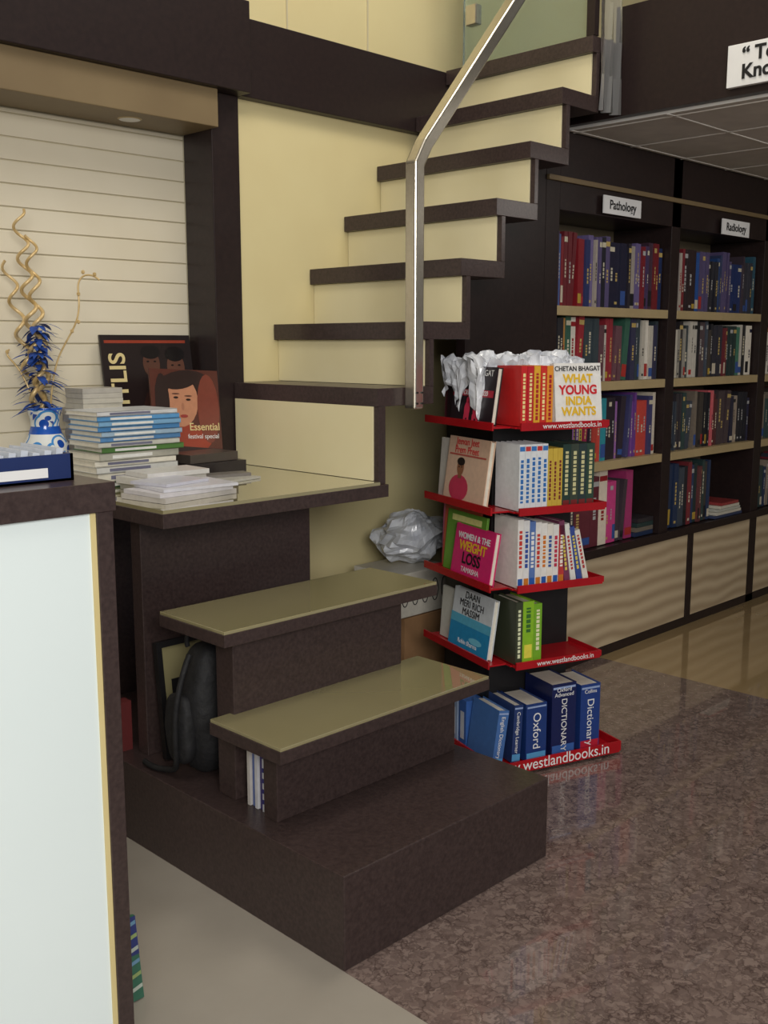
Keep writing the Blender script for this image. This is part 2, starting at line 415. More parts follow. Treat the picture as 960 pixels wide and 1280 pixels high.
# ---------------------------------------------------------------- counter
ct = empty('reception_counter')
X1=.674; Y0=1.15
s = MB()
s.box(-1.5,X1,Y0,Y0+.21,.793,.83,M_dark)
s.box(X1-.026,X1-.003,Y0+.003,Y0+.205,0,.793,M_dark)
s.box(-1.5,X1-.03,Y0+.03,Y0+.19,0,.793,M_dark)
s.obj('carcass',ct,bevel=.001)
s = MB(); s.box(-1.5,X1-.033,Y0+.008,Y0+.03,0,.793,M_frost); s.obj('front_panel',ct)
s = MB(); s.box(X1-.033,X1-.026,Y0+.006,Y0+.03,0,.793,M_strip); s.obj('edge_strip',ct)

e = empty('card_box')
s = MB()
x0,x1,y0,y1,z0=.49,.645,1.2,1.31,.830
s.box(x0,x1,y0,y0+.004,z0,z0+.034,M_blubox); s.box(x0,x1,y1-.004,y1,z0,z0+.034,M_blubox)
s.box(x0,x0+.004,y0,y1,z0,z0+.034,M_blubox); s.box(x1-.004,x1,y0,y1,z0,z0+.034,M_blubox); s.box(x0,x1,y0,y1,z0,z0+.003,M_blubox)
s.obj('tray',e)
s = MB()
for i in range(9):
    Mx = Matrix.Translation((x0+.007+i*.0155,y0+.006,z0+.004))@Matrix.Rotation(math.radians(8),4,'Y')
    s.box(0,.009,0,.097,0,.034+.002*(i%3),M_book,srgb(200,206,216),Mx)
s.obj('cards',e)
s = MB(); s.face([(x0+.03,y0-.0005,z0+.006),(x0+.12,y0-.0005,z0+.006),(x0+.12,y0-.0005,z0+.018),(x0+.03,y0-.0005,z0+.018)],M_white); s.obj('label',e)

s = MB()
Mx = Matrix.Translation((.69,1.30,0.002))@Matrix.Rotation(math.radians(-8),4,'X')
s.box(0,.085,0,.008,0,.13,M_book,srgb(60,110,90),Mx)
s.face([(.0,-.0005,.07),(.085,-.0005,.07),(.085,-.0005,.13),(.0,-.0005,.13)],M_book,srgb(50,60,120),Mx)
for i in range(6): s.face([(.055,-.001,.012+.02*i),(.084,-.001,.018+.02*i),(.084,-.001,.024+.02*i),(.055,-.001,.018+.02*i)],M_book,srgb(*((180,190,180),(150,170,110),(110,150,180))[i%3]),Mx)
s.obj('magazine')

# ---------------------------------------------------------------- vase
def lathe(name, prof, center, parent, seg=40, matf=None):
    mb = MB()
    for i in range(len(prof)-1):
        (r0,z0),(r1,z1)=prof[i],prof[i+1]
        for j in range(seg):
            a,b2=2*math.pi*j/seg,2*math.pi*(j+1)/seg
            mb.face([(center[0]+r0*math.cos(a),center[1]+r0*math.sin(a),center[2]+z0),(center[0]+r0*math.cos(b2),center[1]+r0*math.sin(b2),center[2]+z0),
                     (center[0]+r1*math.cos(b2),center[1]+r1*math.sin(b2),center[2]+z1),(center[0]+r1*math.cos(a),center[1]+r1*math.sin(a),center[2]+z1)],matf(i,j))
    ob = mb.obj(name,parent,smooth=True)
    bm=bmesh.new(); bm.from_mesh(ob.data); bmesh.ops.remove_doubles(bm,verts=bm.verts,dist=1e-5); bm.to_mesh(ob.data); bm.free()
    return ob
M_vase, nt, b = new_mat('painted_ceramic', 0.12)
tc = nt.nodes.new('ShaderNodeTexCoord'); vv = nt.nodes.new('ShaderNodeTexVoronoi'); vv.inputs['Scale'].default_value=22
r = nt.nodes.new('ShaderNodeValToRGB'); r.color_ramp.interpolation='CONSTANT'
r.color_ramp.elements[0].color=srgb(30,75,165); r.color_ramp.elements[1].position=.3; r.color_ramp.elements[1].color=srgb(225,228,225)
x = r.color_ramp.elements.new(.5); x.color=srgb(70,140,205); x=r.color_ramp.elements.new(.62); x.color=srgb(225,228,225)
nt.links.new(tc.outputs['Object'],vv.inputs['Vector']); nt.links.new(vv.outputs['Distance'],r.inputs['Fac']); nt.links.new(r.outputs['Color'],b.inputs['Base Color'])
M_bluglaze = noisy('blue_glaze', srgb(25,75,165), srgb(40,95,190), 20, 0.12)
VC=(1.105,2.175,.6975)
vz = empty('flower_vase')
prof=[(0.0,0),(.032,0),(.034,.008),(.030,.014),(.044,.035),(.051,.06),(.049,.082),(.036,.105),(.031,.122),(.032,.14),(.038,.158),(.040,.163),(.036,.163),(.028,.14),(.0,.135)]
lathe('vase_body',prof,VC,vz,matf=lambda i,j: M_bluglaze if i in (2,3,7,10) else M_vase)
def curve(name, pts, rad, mat, parent, radii=None):
    cu=bpy.data.curves.new(name,'CURVE'); cu.dimensions='3D'; cu.bevel_depth=rad*S; cu.bevel_resolution=3
    sp=cu.splines.new('NURBS'); sp.points.add(len(pts)-1); sp.order_u=4; sp.use_endpoint_u=True
    for i,q in enumerate(pts):
        sp.points[i].co=(q[0]*S,q[1]*S,q[2]*S,1); sp.points[i].radius = radii[i] if radii else 1
    cu.materials.append(mat); ob=bpy.data.objects.new(name,cu); scene.collection.objects.link(ob); ob.parent=parent; return ob
D=Vector((.7071,-.7071,0))
V0=Vector(VC)
def helix(name,z0,z1,offx0,offx1,turns,rad,ph,th=.006):
    pts=[];n=turns*10
    for i in range(n+1):
        t=i/n; a=ph+2*math.pi*turns*t; rr=rad*min(1,t*3+.15)
        pts.append(V0+D*(offx0+(offx1-offx0)*t)+Vector((rr*math.cos(a),rr*math.sin(a),z0+(z1-z0)*t)))
    curve(name,pts,th,M_gold,vz,[1-.5*i/n for i in range(n+1)])
helix('curly_stick_1',.12,.59,0,-.035,7,.014,0)
helix('curly_stick_2',.12,.535,.006,-.012,6,.013,2)
helix('curly_stick_3',.12,.48,-.01,-.065,5,.013,4)
pts=[V0+D*a+Vector((0,0,zz)) for a,zz in ((.01,.12),(.02,.24),(.05,.30),(.085,.35),(.09,.40),(.085,.43),(.10,.455),(.125,.45),(.135,.44))]
curve('gold_branch_1',pts,.002,M_gold,vz)
pts=[V0+D*a+Vector((0,0,zz)) for a,zz in ((.0,.12),(-.03,.2),(-.05,.26),(-.085,.28),(-.07,.29))]
curve('gold_branch_2',pts,.002,M_gold,vz)
mb=MB()
for a,zz in ((.085,.35),(.10,.457),(.125,.452),(.088,.41),(.07,.33),(-.075,.285)):
    cpt=V0+D*a+Vector((0,0,zz))
    for j in range(6):
        for i in range(3):
            t0,t1=math.pi*i/3,math.pi*(i+1)/3; a0,a1=math.pi*j/3,math.pi*(j+1)/3; R=.005
            mb.face([cpt+Vector((R*math.sin(t)*math.cos(q),R*math.sin(t)*math.sin(q),R*math.cos(t))) for t,q in ((t0,a0),(t1,a0),(t1,a1),(t0,a1))],M_gold)
mb.obj('berries',vz)
mb=MB()
for i in range(120):
    zb=random.uniform(.15,.35); a=random.uniform(0,2*math.pi); ln=random.uniform(.035,.07)*(1.1-.9*(zb-.13)); wd=random.uniform(.006,.010)
    d=Vector((math.cos(a),math.sin(a),random.uniform(-.1,.5))).normalized(); sd=d.cross(Vector((0,0,1))).normalized()
    base=V0+D*(-.008)+Vector((0,0,zb))
    n=6
    def P(t,sg): return base+d*(ln*t)+Vector((0,0,-.022*t*t))+sd*(sg*wd*math.sin(math.pi*min(1,t*.9+.08)))
    for k in range(n):
        t0,t1=k/n,(k+1)/n
        mb.face([P(t0,-1),P(t1,-1),P(t1,1),P(t0,1)],M_feather)
mb.obj('blue_feathers',vz)

# ---------------------------------------------------------------- items on landing
ZL=.6975
s=MB(); zz=ZL
cols=[(60,90,60),(210,205,190),(200,200,195),(220,215,200),(170,168,155),(80,120,60),(190,190,180),(90,140,190),(150,175,195),(80,140,195),(120,165,200),(90,150,200),(205,205,205)]
hs=[.014,.018,.014,.012,.016,.012,.011,.011,.011,.011,.011,.011,.010]
for i,(cc,hh) in enumerate(zip(cols,hs)):
    ox=random.uniform(-.006,.006); 
    if i<4: ox-=.010
    Mx=Matrix.Translation((1.115+ox,1.955+random.uniform(-.004,.006),zz))@Matrix.Rotation(random.uniform(-.04,.04),4,'Z')
    c1=srgb(*cc)
    s.box(0,.20,0,.13,0,.0016,M_book,c1,Mx); s.box(0,.20,0,.13,hh-.0016,hh-.0002,M_book,c1 if i<11 else srgb(205,208,210),Mx)
    s.box(0.0,.20,0,.002,0,hh-.0002,M_book,c1,Mx); s.box(.002,.197,.002,.128,.0016,hh-.0016,M_book,WH,Mx)
    s.face([(.03,-.0006,hh*.25),(.13,-.0006,hh*.25),(.13,-.0006,hh*.7),(.03,-.0006,hh*.7)],M_book,srgb(220,220,215) if sum(cc)<560 else srgb(110,110,130),Mx)
    zz+=hh
s.obj('book_stack')
s=MB(); zz=ZL
for i in range(10):
    s.box(0,.110,0,.09,0,.0155,M_book,srgb(*random.choice([(190,184,172),(175,168,158),(200,196,186),(140,140,148)])),Matrix.Translation((1.17+random.uniform(-.002,.003),2.12,zz))@Matrix.Rotation(random.uniform(-.02,.02),4,'Z')); zz+=.0158
for i in range(4):
    s.box(0,.10,0,.08,0,.011,M_book,srgb(200-8*i,195-8*i,180-6*i),Matrix.Translation((1.172,2.123,zz))@Matrix.Rotation(random.uniform(-.03,.02),4,'Z')); zz+=.0115
s.obj('book_stack')
s=MB()
def sheet(x,y,z,w_,d_,h_,rot,cc): s.box(0,w_,0,d_,0,h_,M_book,srgb(*cc),Matrix.Translation((x,y,z))@Matrix.Rotation(math.radians(rot),4,'Z'))
sheet(1.09,1.68,ZL,.19,.13,.010,8,(190,185,180)); sheet(1.085,1.69,ZL+.0105,.18,.12,.008,3,(205,202,206)); sheet(1.10,1.70,ZL+.019,.17,.12,.006,-4,(205,205,212))
sheet(1.12,1.72,ZL+.0255,.12,.10,.006,12,(195,195,206))
sheet(1.14,1.83,ZL,.17,.105,.014,-3,(175,170,160)); sheet(1.14,1.83,ZL+.0145,.16,.10,.014,4,(205,202,196)); sheet(1.15,1.835,ZL+.029,.15,.09,.010,-2,(208,206,202))
sheet(1.345,1.84,ZL,.12,.055,.005,10,(180,178,170)); sheet(1.345,1.905,ZL,.11,.045,.012,-12,(120,115,110))
s.obj('pamphlet_pile')

e=empty('music_poster')
def lean(x,y,z,a): return Matrix.Translation((x,y,z))@Matrix.Rotation(math.radians(-a),4,'X')
Mx=lean(1.292,2.205,ZL+.002,8)
s=MB(); W,H=.255,.325
s.box(0,W,0,.006,0,H,M_book,srgb(34,24,24),Mx)
def blob(mb,cx,cy,rx,ry,cc,Mx,off,n=20,rot=0):
    mb.face([(cx+rx*math.cos(2*math.pi*i/n)*math.cos(rot)-ry*math.sin(2*math.pi*i/n)*math.sin(rot),-off,cy+rx*math.cos(2*math.pi*i/n)*math.sin(rot)+ry*math.sin(2*math.pi*i/n)*math.cos(rot)) for i in range(n)],M_book,srgb(*cc),Mx)
blob(s,.135,.255,.024,.034,(88,56,44),Mx,.0006); blob(s,.205,.245,.026,.038,(100,64,50),Mx,.0006); blob(s,.135,.283,.028,.017,(20,14,14),Mx,.0009); blob(s,.205,.278,.029,.019,(18,12,12),Mx,.0009)
blob(s,.17,.14,.07,.07,(50,30,27),Mx,.0004)
for ex,ez in ((.125,.26),(.145,.26),(.195,.25),(.215,.25)): blob(s,ex,ez,.004,.002,(15,10,10),Mx,.0012)
blob(s,.135,.235,.007,.003,(130,60,50),Mx,.0012); blob(s,.205,.225,.007,.003,(140,60,50),Mx,.0012)
s.face([(.01,-.0007,.305),(.24,-.0007,.305),(.24,-.0007,.312),(.01,-.0007,.312)],M_book,srgb(150,60,40),Mx)
s.obj('sheet',e)
text('lettering','TITLIS',.062,(.042,-.001,.200),'spineup-Y',M_strip,e,M=Mx,bold=.0015)
e=empty('magazine_poster')
Mx=lean(1.345,2.105,ZL+.004,9)@Matrix.Rotation(math.radians(3),4,'Y')
s=MB(); W,H=.195,.245
s.box(0,W,0,.005,0,H,M_book,srgb(84,42,32),Mx)
blob(s,.09,.205,.08,.038,(44,26,24),Mx,.0005,rot=.15)
blob(s,.085,.165,.046,.060,(186,130,100),Mx,.0006,rot=-.2); 
blob(s,.085,.220,.052,.022,(40,24,22),Mx,.0009,rot=.2); blob(s,.030,.165,.020,.07,(40,24,22),Mx,.0008); blob(s,.16,.15,.032,.085,(120,58,44),Mx,.0008)
blob(s,.08,.075,.085,.04,(150,58,38),Mx,.00055)
blob(s,.068,.177,.007,.0026,(30,18,18),Mx,.0013); blob(s,.103,.172,.007,.0026,(30,18,18),Mx,.0013); blob(s,.086,.155,.004,.009,(168,114,88),Mx,.0013); blob(s,.088,.132,.011,.004,(150,56,50),Mx,.0013)
blob(s,.068,.186,.011,.0016,(80,48,40),Mx,.0013); blob(s,.103,.181,.011,.0016,(80,48,40),Mx,.0013)
s.face([(.0,-.0012,0),(W,-.0012,0),(W,-.0012,.05),(.0,-.0012,.065)],M_book,srgb(44,24,26),Mx)
s.obj('sheet',e)
text('lettering','Essential',.026,(.145,-.0016,.105),'-Y',M_strip,e,M=Mx,bold=.0003)
text('lettering','festival special',.016,(.14,-.0016,.082),'-Y',M_white,e,M=Mx)
s=MB(); 
s.box(0,.16,0,.095,0,.03,M_book,srgb(40,34,36),Matrix.Translation((1.35,1.975,ZL))); s.box(0,.14,0,.09,0,.02,M_book,srgb(70,62,58),Matrix.Translation((1.355,1.98,ZL+.031))@Matrix.Rotation(.05,4,'Z'))
s.obj('notebook_pile')

# ---------------------------------------------------------------- under-stair items
e=empty('backpack')
def rounded(name,cx,cy,cz,sx,sy,sz,mat,parent,pw=3.0,rot=0,nz=.008,nf=14,taper=.18,nu=24,nv=16,ridge=False):
    mb=MB()
    def P(u,v):
        def sp(c,p): return math.copysign(abs(c)**(2/p),c)
        x_=sx*sp(math.cos(v),pw)*sp(math.cos(u),pw); y_=sy*sp(math.cos(v),pw)*sp(math.sin(u),pw); z_=sz*sp(math.sin(v),pw)
        k=1-taper*(z_/sz if z_>0 else 0); q=Vector((x_*k,y_*k,z_))
        nn=noise.noise_vector(q*nf)
        if ridge:
            w1=abs(noise.noise(q*nf)); w2=abs(noise.noise(q*nf*2.3+Vector((5,5,5))))
            q=q*(1-.55*w1-.3*w2)+nn*nz
        else: q+=nn*nz
        q.z=max(q.z,-sz)
        q=Matrix.Rotation(rot,3,'X')@q
        return Vector((cx,cy,cz))+q
    for i in range(nu):
        for j in range(nv):
            u0,u1=2*math.pi*i/nu,2*math.pi*((i+1)%nu)/nu; v0,v1=-math.pi/2+math.pi*j/nv,-math.pi/2+math.pi*(j+1)/nv
            mb.face([P(u0,v0),P(u1,v0),P(u1,v1),P(u0,v1)],mat)
    ob=mb.obj(name,parent,smooth=not ridge)
    bm=bmesh.new(); bm.from_mesh(ob.data); bmesh.ops.remove_doubles(bm,verts=bm.verts,dist=1e-5); bm.to_mesh(ob.data); bm.free()
    return ob
rounded('bag_body',1.15,1.622,.30,.075,.055,.13,M_cloth,e)
rounded('front_pocket',1.075,1.63,.27,.022,.04,.07,M_cloth,e)
curve('strap_1',[(1.08,1.60,.42),(1.05,1.60,.36),(1.045,1.61,.27),(1.06,1.62,.19),(1.07,1.66,.175),(1.055,1.70,.170),(1.06,1.74,.172)],.006,M_cloth,e)
curve('strap_2',[(1.11,1.65,.42),(1.10,1.65,.455),(1.13,1.64,.46),(1.15,1.64,.43)],.005,M_cloth,e)
e=empty('picture_frame')
s=MB(); Mx=Matrix.Translation((1.10,1.725,.168))@Matrix.Rotation(math.radians(-6),4,'X')
s.box(0.002,.298,0,.008,0.002,.238,M_glasstop,M=Mx); s.box(.03,.27,-.0006,0,.03,.16,M_black,M=Mx); s.obj('pane',e)
s=MB(); s.box(0,.30,-.004,.01,0,.012,M_black,M=Mx); s.box(0,.30,-.004,.01,.228,.24,M_black,M=Mx); s.box(0,.012,-.004,.01,.012,.228,M_black,M=Mx); s.box(.288,.30,-.004,.01,.012,.228,M_black,M=Mx); s.obj('border',e)
s=MB(); 
for i,(cc) in enumerate(((210,212,220),(60,50,110),(205,205,210),(90,110,170),(200,195,190))):
    s.box(1.095+.004*(i%2),1.25,1.397+.011*i,1.405+.011*i,.1645,.265+.008*(i%3),M_book,srgb(*cc))
for i in range(4): s.box(1.094,1.0955,1.400,1.404,.18+i*.02,.188+i*.02,M_book,srgb(60,60,130))
s.obj('magazines_upright')
s=MB()
for i,(cc) in enumerate(((110,50,50),(195,190,185),(130,50,60),(90,90,110))):
    s.box(1.055,1.088,1.83+.03*i,1.857+.03*i,.1645,.27-.01*(i%2),M_book,srgb(*cc))
    s.box(1.0540,1.0551,1.836+.03*i,1.851+.03*i,.19,.25,M_book,srgb(200,195,185))
s.obj('books_upright')
s=MB()
s.box(1.98,2.20,1.90,2.10,.002,.26,M_card); s.box(1.975,2.205,1.985,2.005,.2605,.262,M_shelfedge); s.obj('cardboard_box',None,bevel=.003)
e=empty('printed_carton')
s=MB(); s.box(1.96,2.17,1.90,2.08,.263,.385,M_book,srgb(205,200,188)); s.obj('carton',e,bevel=.002)
for i in range(4):
    pts=[(1.9585,1.93+.035*i+.012*math.cos(a),.325+.03*math.sin(a)) for a in [k*math.pi/4 for k in range(9)]]
    curve('doodle_%d'%i,pts,.0012,M_ink,e)
for i in range(5):
    pts=[(1.98+.04*i+.014*math.cos(a),1.8985,.325+.035*math.sin(a)) for a in [k*math.pi/4 for k in range(9)]]
    curve('doodle_front_%d'%i,pts,.0012,M_ink,e)
rounded('crumpled_plastic_bag',2.11,1.98,.470,.16,.11,.083,M_plastic,None,pw=2.6,nz=.03,nf=9,taper=.5,nu=44,nv=28,ridge=True)

# ---------------------------------------------------------------- display rack
RK=empty('book_display_rack',(1.867,1.471,0),math.radians(-19))
s=MB()
s.box(.05,.22,.095,.27,.028,.93,M_black)
for (a,b2) in ((.012,.09),(.012,.29),(.23,.09),(.23,.29)): s.box(a,a+.008,b2,b2+.008,.02,.94,M_black)
s.box(.012,.018,.085,.30,.03,.93,M_black)
s.box(.012,.24,.080,.086,.03,.93,M_black)
s.obj('frame',RK)
ZS=[.815,.622,.442,.259]
s=MB()
def tray(mb,x0,x1,y0,y1,z,lip=.018,sides=('l','f','r','b')):
    t=.004
    mb.box(x0,x1,y0,y1,z-t,z,M_red)
    if 'f' in sides: mb.box(x0,x1,y0-t,y0,z-t-.004,z+lip,M_red)
    if 'b' in sides: mb.box(x0,x1,y1,y1+t,z-t,z+lip,M_red)
    if 'l' in sides: mb.box(x0-t,x0,y0-t,y1+t,z-t-.004,z+lip,M_red)
    if 'r' in sides: mb.box(x1,x1+t,y0-t,y1+t,z-t,z+lip,M_red)
for z_ in ZS:
    tray(s,.006,.246,-.045,.078,z_,.010,('f','r'))
    tray(s,-.045,.002,-.01,.30,z_,.010,('l',))
    s.box(.002,.010,-.03,.30,z_-.004,z_,M_red)
tray(s,-.055,.300,-.065,.325,.016,.020)
s.obj('trays',RK)
for z_ in (ZS[0],ZS[3]):
    text('tray_lettering','www.westlandbooks.in',.0175,(.145,-.0500,z_+.001),'-Y',M_white,RK)
text('base_lettering','www.westlandbooks.in',.038,(.10,-.0697,.023),'-Y',M_white,RK,sx=.95)

rb=MB()
def fo(name_, y0, y1, z, h, col, x=-.035, t=.014, lean_=8, off=0):
    Mx=Matrix.Translation((x,y0,z+.002))@Matrix.Rotation(math.radians(lean_),4,'Y')
    w_=y1-y0
    rb.box(0,.002,0,w_,0,h,M_book,srgb(*col),Mx); rb.box(t-.002,t,0,w_,0,h,M_book,srgb(*col),Mx); rb.box(.002,t-.002,0.003,w_-.002,.003,h-.003,M_book,WH,Mx); rb.box(0,t,w_-.002,w_,0,h,M_book,srgb(*col),Mx)
    return Mx
def cq(Mx,y0,y1,z0,z1,col,e=.0008): rb.face([(-e,y0,z0),(-e,y1,z0),(-e,y1,z1),(-e,y0,z1)][::-1],M_book,srgb(*col),Mx)
def cblob(Mx,cy,cz,ry,rz,col,e=.001,n=18): rb.face([(-e,cy+ry*math.cos(2*math.pi*i/n),cz+rz*math.sin(2*math.pi*i/n)) for i in range(n)],M_book,srgb(*col),Mx)
def ff(x0,x1,z,h,col,y=-.040,t=.014,lean_=6):
    Mx=Matrix.Translation((x0,y,z+.002))@Matrix.Rotation(math.radians(-lean_),4,'X'); w_=x1-x0
    rb.box(0,w_,0,.002,0,h,M_book,srgb(*col),Mx); rb.box(0,w_,t-.002,t,0,h,M_book,srgb(*col),Mx); rb.box(.002,w_-.002,.002,t-.002,.003,h-.003,M_book,WH,Mx); rb.box(0,.002,0,t,0,h,M_book,srgb(*col),Mx)
    return Mx
def sp(x,z,t,h,col,y=-.035,d=.10,lean_=0):
    Mx=Matrix.Translation((x,y,z+.001))@Matrix.Rotation(math.radians(lean_),4,'Y')
    book(rb,t,d,h,srgb(*col),Mx,False); return Mx
def sq(Mx,t,h,a,b2,c_,d_,col): rb.face([(a*t,-.0006,c_*h),(b2*t,-.0006,c_*h),(b2*t,-.0006,d_*h),(a*t,-.0006,d_*h)],M_book,srgb(*col),Mx)
def lettering(Mx,t,h,c_,d_,col,a=.3,b2=.7):
    z=c_
    while z<d_-.02:
        dz=random.uniform(.03,.07); sq(Mx,t,h,a,b2,z,min(d_,z+dz),col); z+=dz+.02
z_=ZS[0]
for i in range(4): fo('b',.09+.016*i,.25+.012*i,z_,.138+.003*i,((40,26,34),(150,60,80),(45,30,36),(200,120,140))[i],x=-.018+.005*i,t=.005,lean_=3)
Mx=fo('rev',.015,.205,z_,.132,(38,28,34)); cq(Mx,0.004,.186,.062,.078,(170,40,60)); 
for yy in (.072,.112): cblob(Mx,yy,.030,.013,.020,(215,60,90)); cblob(Mx,yy,.053,.007,.008,(215,60,90))
cq(Mx,.058,.068,.004,.02,(215,60,90),.0012); cq(Mx,.076,.086,.004,.02,(215,60,90),.0012); cq(Mx,.1,.108,.004,.02,(215,60,90),.0012); cq(Mx,.115,.124,.004,.02,(215,60,90),.0012)
text('title','CHETAN BHAGAT',.020,(-.0015,.095,.117),'-X',M_white,RK,M=Mx); text('title','REVOLUTION 2020',.016,(-.0015,.095,.070),'-X',M_white,RK,M=Mx)
x_=.012
for cc in ((200,40,40),(190,35,45),(225,170,50),(205,50,40),(230,150,50)):
    Mx=sp(x_,z_,.0165,.135,cc); lettering(Mx,.0165,.135,.1,.88,(240,220,150) if cc[1]<100 else (170,30,40)); x_+=.0175
Mx=ff(.104,.236,z_,.140,(232,230,226))
for i,(tx,sz,mt) in enumerate((('CHETAN BHAGAT',.0155,M_ink),('WHAT',.027,M_yelink),('YOUNG',.029,M_redink),('INDIA',.027,M_yelink),('WANTS',.027,M_yelink))):
    text('title',tx,sz,(.066,-.0015,[.127,.104,.078,.053,.029][i]),'-Y',mt,RK,M=Mx,bold=.0012 if i else .0003)
z_=ZS[1]
Mx=fo('b',.22,.285,z_,.145,(210,205,195),x=-.02,t=.008,lean_=4)
Mx=fo('hindi',.045,.235,z_,.155,(220,186,160)); cblob(Mx,.12,.032,.045,.032,(200,60,90)); cq(Mx,.112,.128,.055,.07,(140,92,66),.0013); cblob(Mx,.12,.082,.016,.02,(150,100,72),.0014); cblob(Mx,.12,.096,.018,.010,(40,30,30),.0016); cq(Mx,.01,.18,.110,.114,(190,90,80)); cblob(Mx,.114,.083,.003,.002,(40,30,30),.0018); cblob(Mx,.126,.083,.003,.002,(40,30,30),.0018)
text('title','Jeevan Jeet\nPrem Preet',.024,(-.0015,.10,.134),'-X',M_redink,RK,M=Mx)
x_=.012
for i in range(5):
    Mx=sp(x_,z_,.015,.152,(222,226,230)); lettering(Mx,.015,.152,.12,.8,(50,110,180),.25,.75); sq(Mx,.015,.152,.05,.95,.9,.97,(200,60,60) if i%2 else (60,120,190)); x_+=.0156
for i in range(3):
    Mx=sp(x_,z_,.013,.14,(205,175,70)); lettering(Mx,.013,.14,.15,.8,(120,40,40)); x_+=.0138
for i in range(4):
    Mx=sp(x_,z_,.022,.148,((40,62,56),(60,70,60),(45,60,62),(48,72,60))[i]); lettering(Mx,.022,.148,.2,.9,(205,200,150)); sq(Mx,.022,.148,.1,.9,.02,.12,(120,40,40)); x_+=.0226
z_=ZS[2]
Mx=fo('b',.12,.285,z_,.165,(215,110,150),x=-.008,t=.006,lean_=2); cq(Mx,.02,.15,.12,.15,(235,190,205))
Mx=fo('b',.10,.27,z_,.158,(205,85,60),x=-.016,t=.006,lean_=4)
Mx=fo('b',.065,.25,z_,.150,(105,160,55),x=-.024,t=.006,lean_=6); cq(Mx,.02,.16,.125,.14,(235,235,150))
Mx=fo('wl',.005,.185,z_,.125,(214,40,110),x=-.040,lean_=9)
text('title','WOMEN & THE',.021,(-.0015,.09,.098),'-X',M_white,RK,M=Mx,bold=.0006); text('title','WEIGHT',.032,(-.0015,.09,.074),'-X',M_yelink,RK,M=Mx,bold=.001); text('title','LOSS',.038,(-.0015,.09,.045),'-X',M_ink,RK,M=Mx,bold=.001); text('title','TAMASHA',.018,(-.0015,.09,.018),'-X',M_white,RK,M=Mx)
x_=.012
for i in range(8):
    cc=((228,226,222),(225,225,225),(90,120,180),(228,226,222),(232,230,225),(230,225,215),(228,226,222),(190,60,60))[i]
    Mx=sp(x_,z_,.0158,.160-.003*i,cc)
    lettering(Mx,.0158,.158-.003*i,.3,.85,((200,60,50),(50,80,160),(235,235,235),(200,60,50),(210,120,40),(60,90,160),(190,50,80),(240,230,220))[i],.25,.75); sq(Mx,.0158,.155,.1,.9,.04,.14,((40,90,170),(200,120,40))[i%2]); x_+=.0163
for i in range(4):
    Mx=Matrix.Translation((x_+.018*i+.003,-.035,z_+.003))@Matrix.Rotation(math.radians(-8-2*i),4,'Y')
    cc=((120,60,90),(225,225,220),(60,80,150),(225,220,210))[i]; book(rb,.015,.10,.148-.008*i,srgb(*cc),Mx,False); lettering(Mx,.015,.14,.2,.8,(220,200,90) if i%2==0 else (180,60,60))
z_=ZS[3]
fo('b',.20,.27,z_,.13,(200,200,190),x=-.02,t=.008,lean_=4)
Mx=fo('b',.015,.20,z_,.145,(210,216,220)); cq(Mx,0,.185,0,.072,(40,140,190)); cq(Mx,0,.185,.06,.082,(90,175,205),.001); cblob(Mx,.06,.03,.03,.008,(120,200,225),.0014)
text('title','DAAN\nMERI RICH\nMASSIM',.024,(-.0015,.095,.112),'-X',M_ink,RK,M=Mx); text('title','Robin Sharma',.016,(-.0015,.095,.018),'-X',M_white,RK,M=Mx)
Mx=sp(.012,z_,.018,.15,(60,66,50)); lettering(Mx,.018,.15,.1,.9,(225,230,190))
Mx=Matrix.Translation((.031,-.035,z_+.002)); book(rb,.030,.10,.148,srgb(140,190,45),Mx,False); lettering(Mx,.030,.148,.5,.9,(60,110,50)); sq(Mx,.030,.148,.15,.85,.08,.3,(230,220,80))
Mx=Matrix.Translation((.0615,-.035,z_+.002)); book(rb,.022,.10,.14,srgb(120,175,45),Mx,False); lettering(Mx,.022,.14,.2,.9,(235,235,190))
zb=.018
DB=[(-.048,.030,.135,(70,110,170),8,-.035),(.006,.026,.14,(40,60,110),3,-.035),(.040,.062,.140,(30,58,120),0,-.045),(.112,.075,.178,(22,32,80),0,-.045),(.196,.062,.165,(34,62,130),0,-.045)]
for i,(xx,t,hh,cc,ln,yy) in enumerate(DB):
    Mx=Matrix.Translation((xx,yy,zb+.003))@Matrix.Rotation(math.radians(ln),4,'Y')
    book(rb,t*.93,.115,hh,srgb(*cc),Mx,False)
    sq(Mx,t*.93,hh,.04,.96,.02,.14,(90,160,210) if i<3 else ((190,40,60) if i==4 else (60,100,170)))
    sq(Mx,t*.93,hh,.04,.96,.93,.96,(150,170,210))
    text('spine_title',('English Dictionary','Cambridge Learner','Oxford','DICTIONARY','Dictionary')[i],(.014,.013,.030,.022,.028)[i],(t*.46,-.0012,hh*(.52 if i<3 else .42)),'spine-Y',M_white,RK,M=Mx)
    if i==3: 
        text('spine_title','Oxford\nAdvanced',.014,(t*.46,-.0012,hh*.88),'-Y',M_white,RK,M=Mx)
    if i==4: text('spine_title','Collins',.013,(t*.46,-.0012,hh*.89),'-Y',M_white,RK,M=Mx)
for i in range(5):
    Mx=Matrix.Translation((-.045,.09+.042*i,zb+.002))
    cc=((60,100,170),(150,170,200),(40,60,120),(70,70,90),(50,90,150))[i]
    rb.box(0,.05,0,.034,0,.12+.008*(i%3),M_book,srgb(*cc),Mx); rb.face([(-.0006,.008,.02),(-.0006,.026,.02),(-.0006,.026,.09),(-.0006,.008,.09)],M_book,srgb(200,205,215),Mx)
rb.obj('display_books',RK)

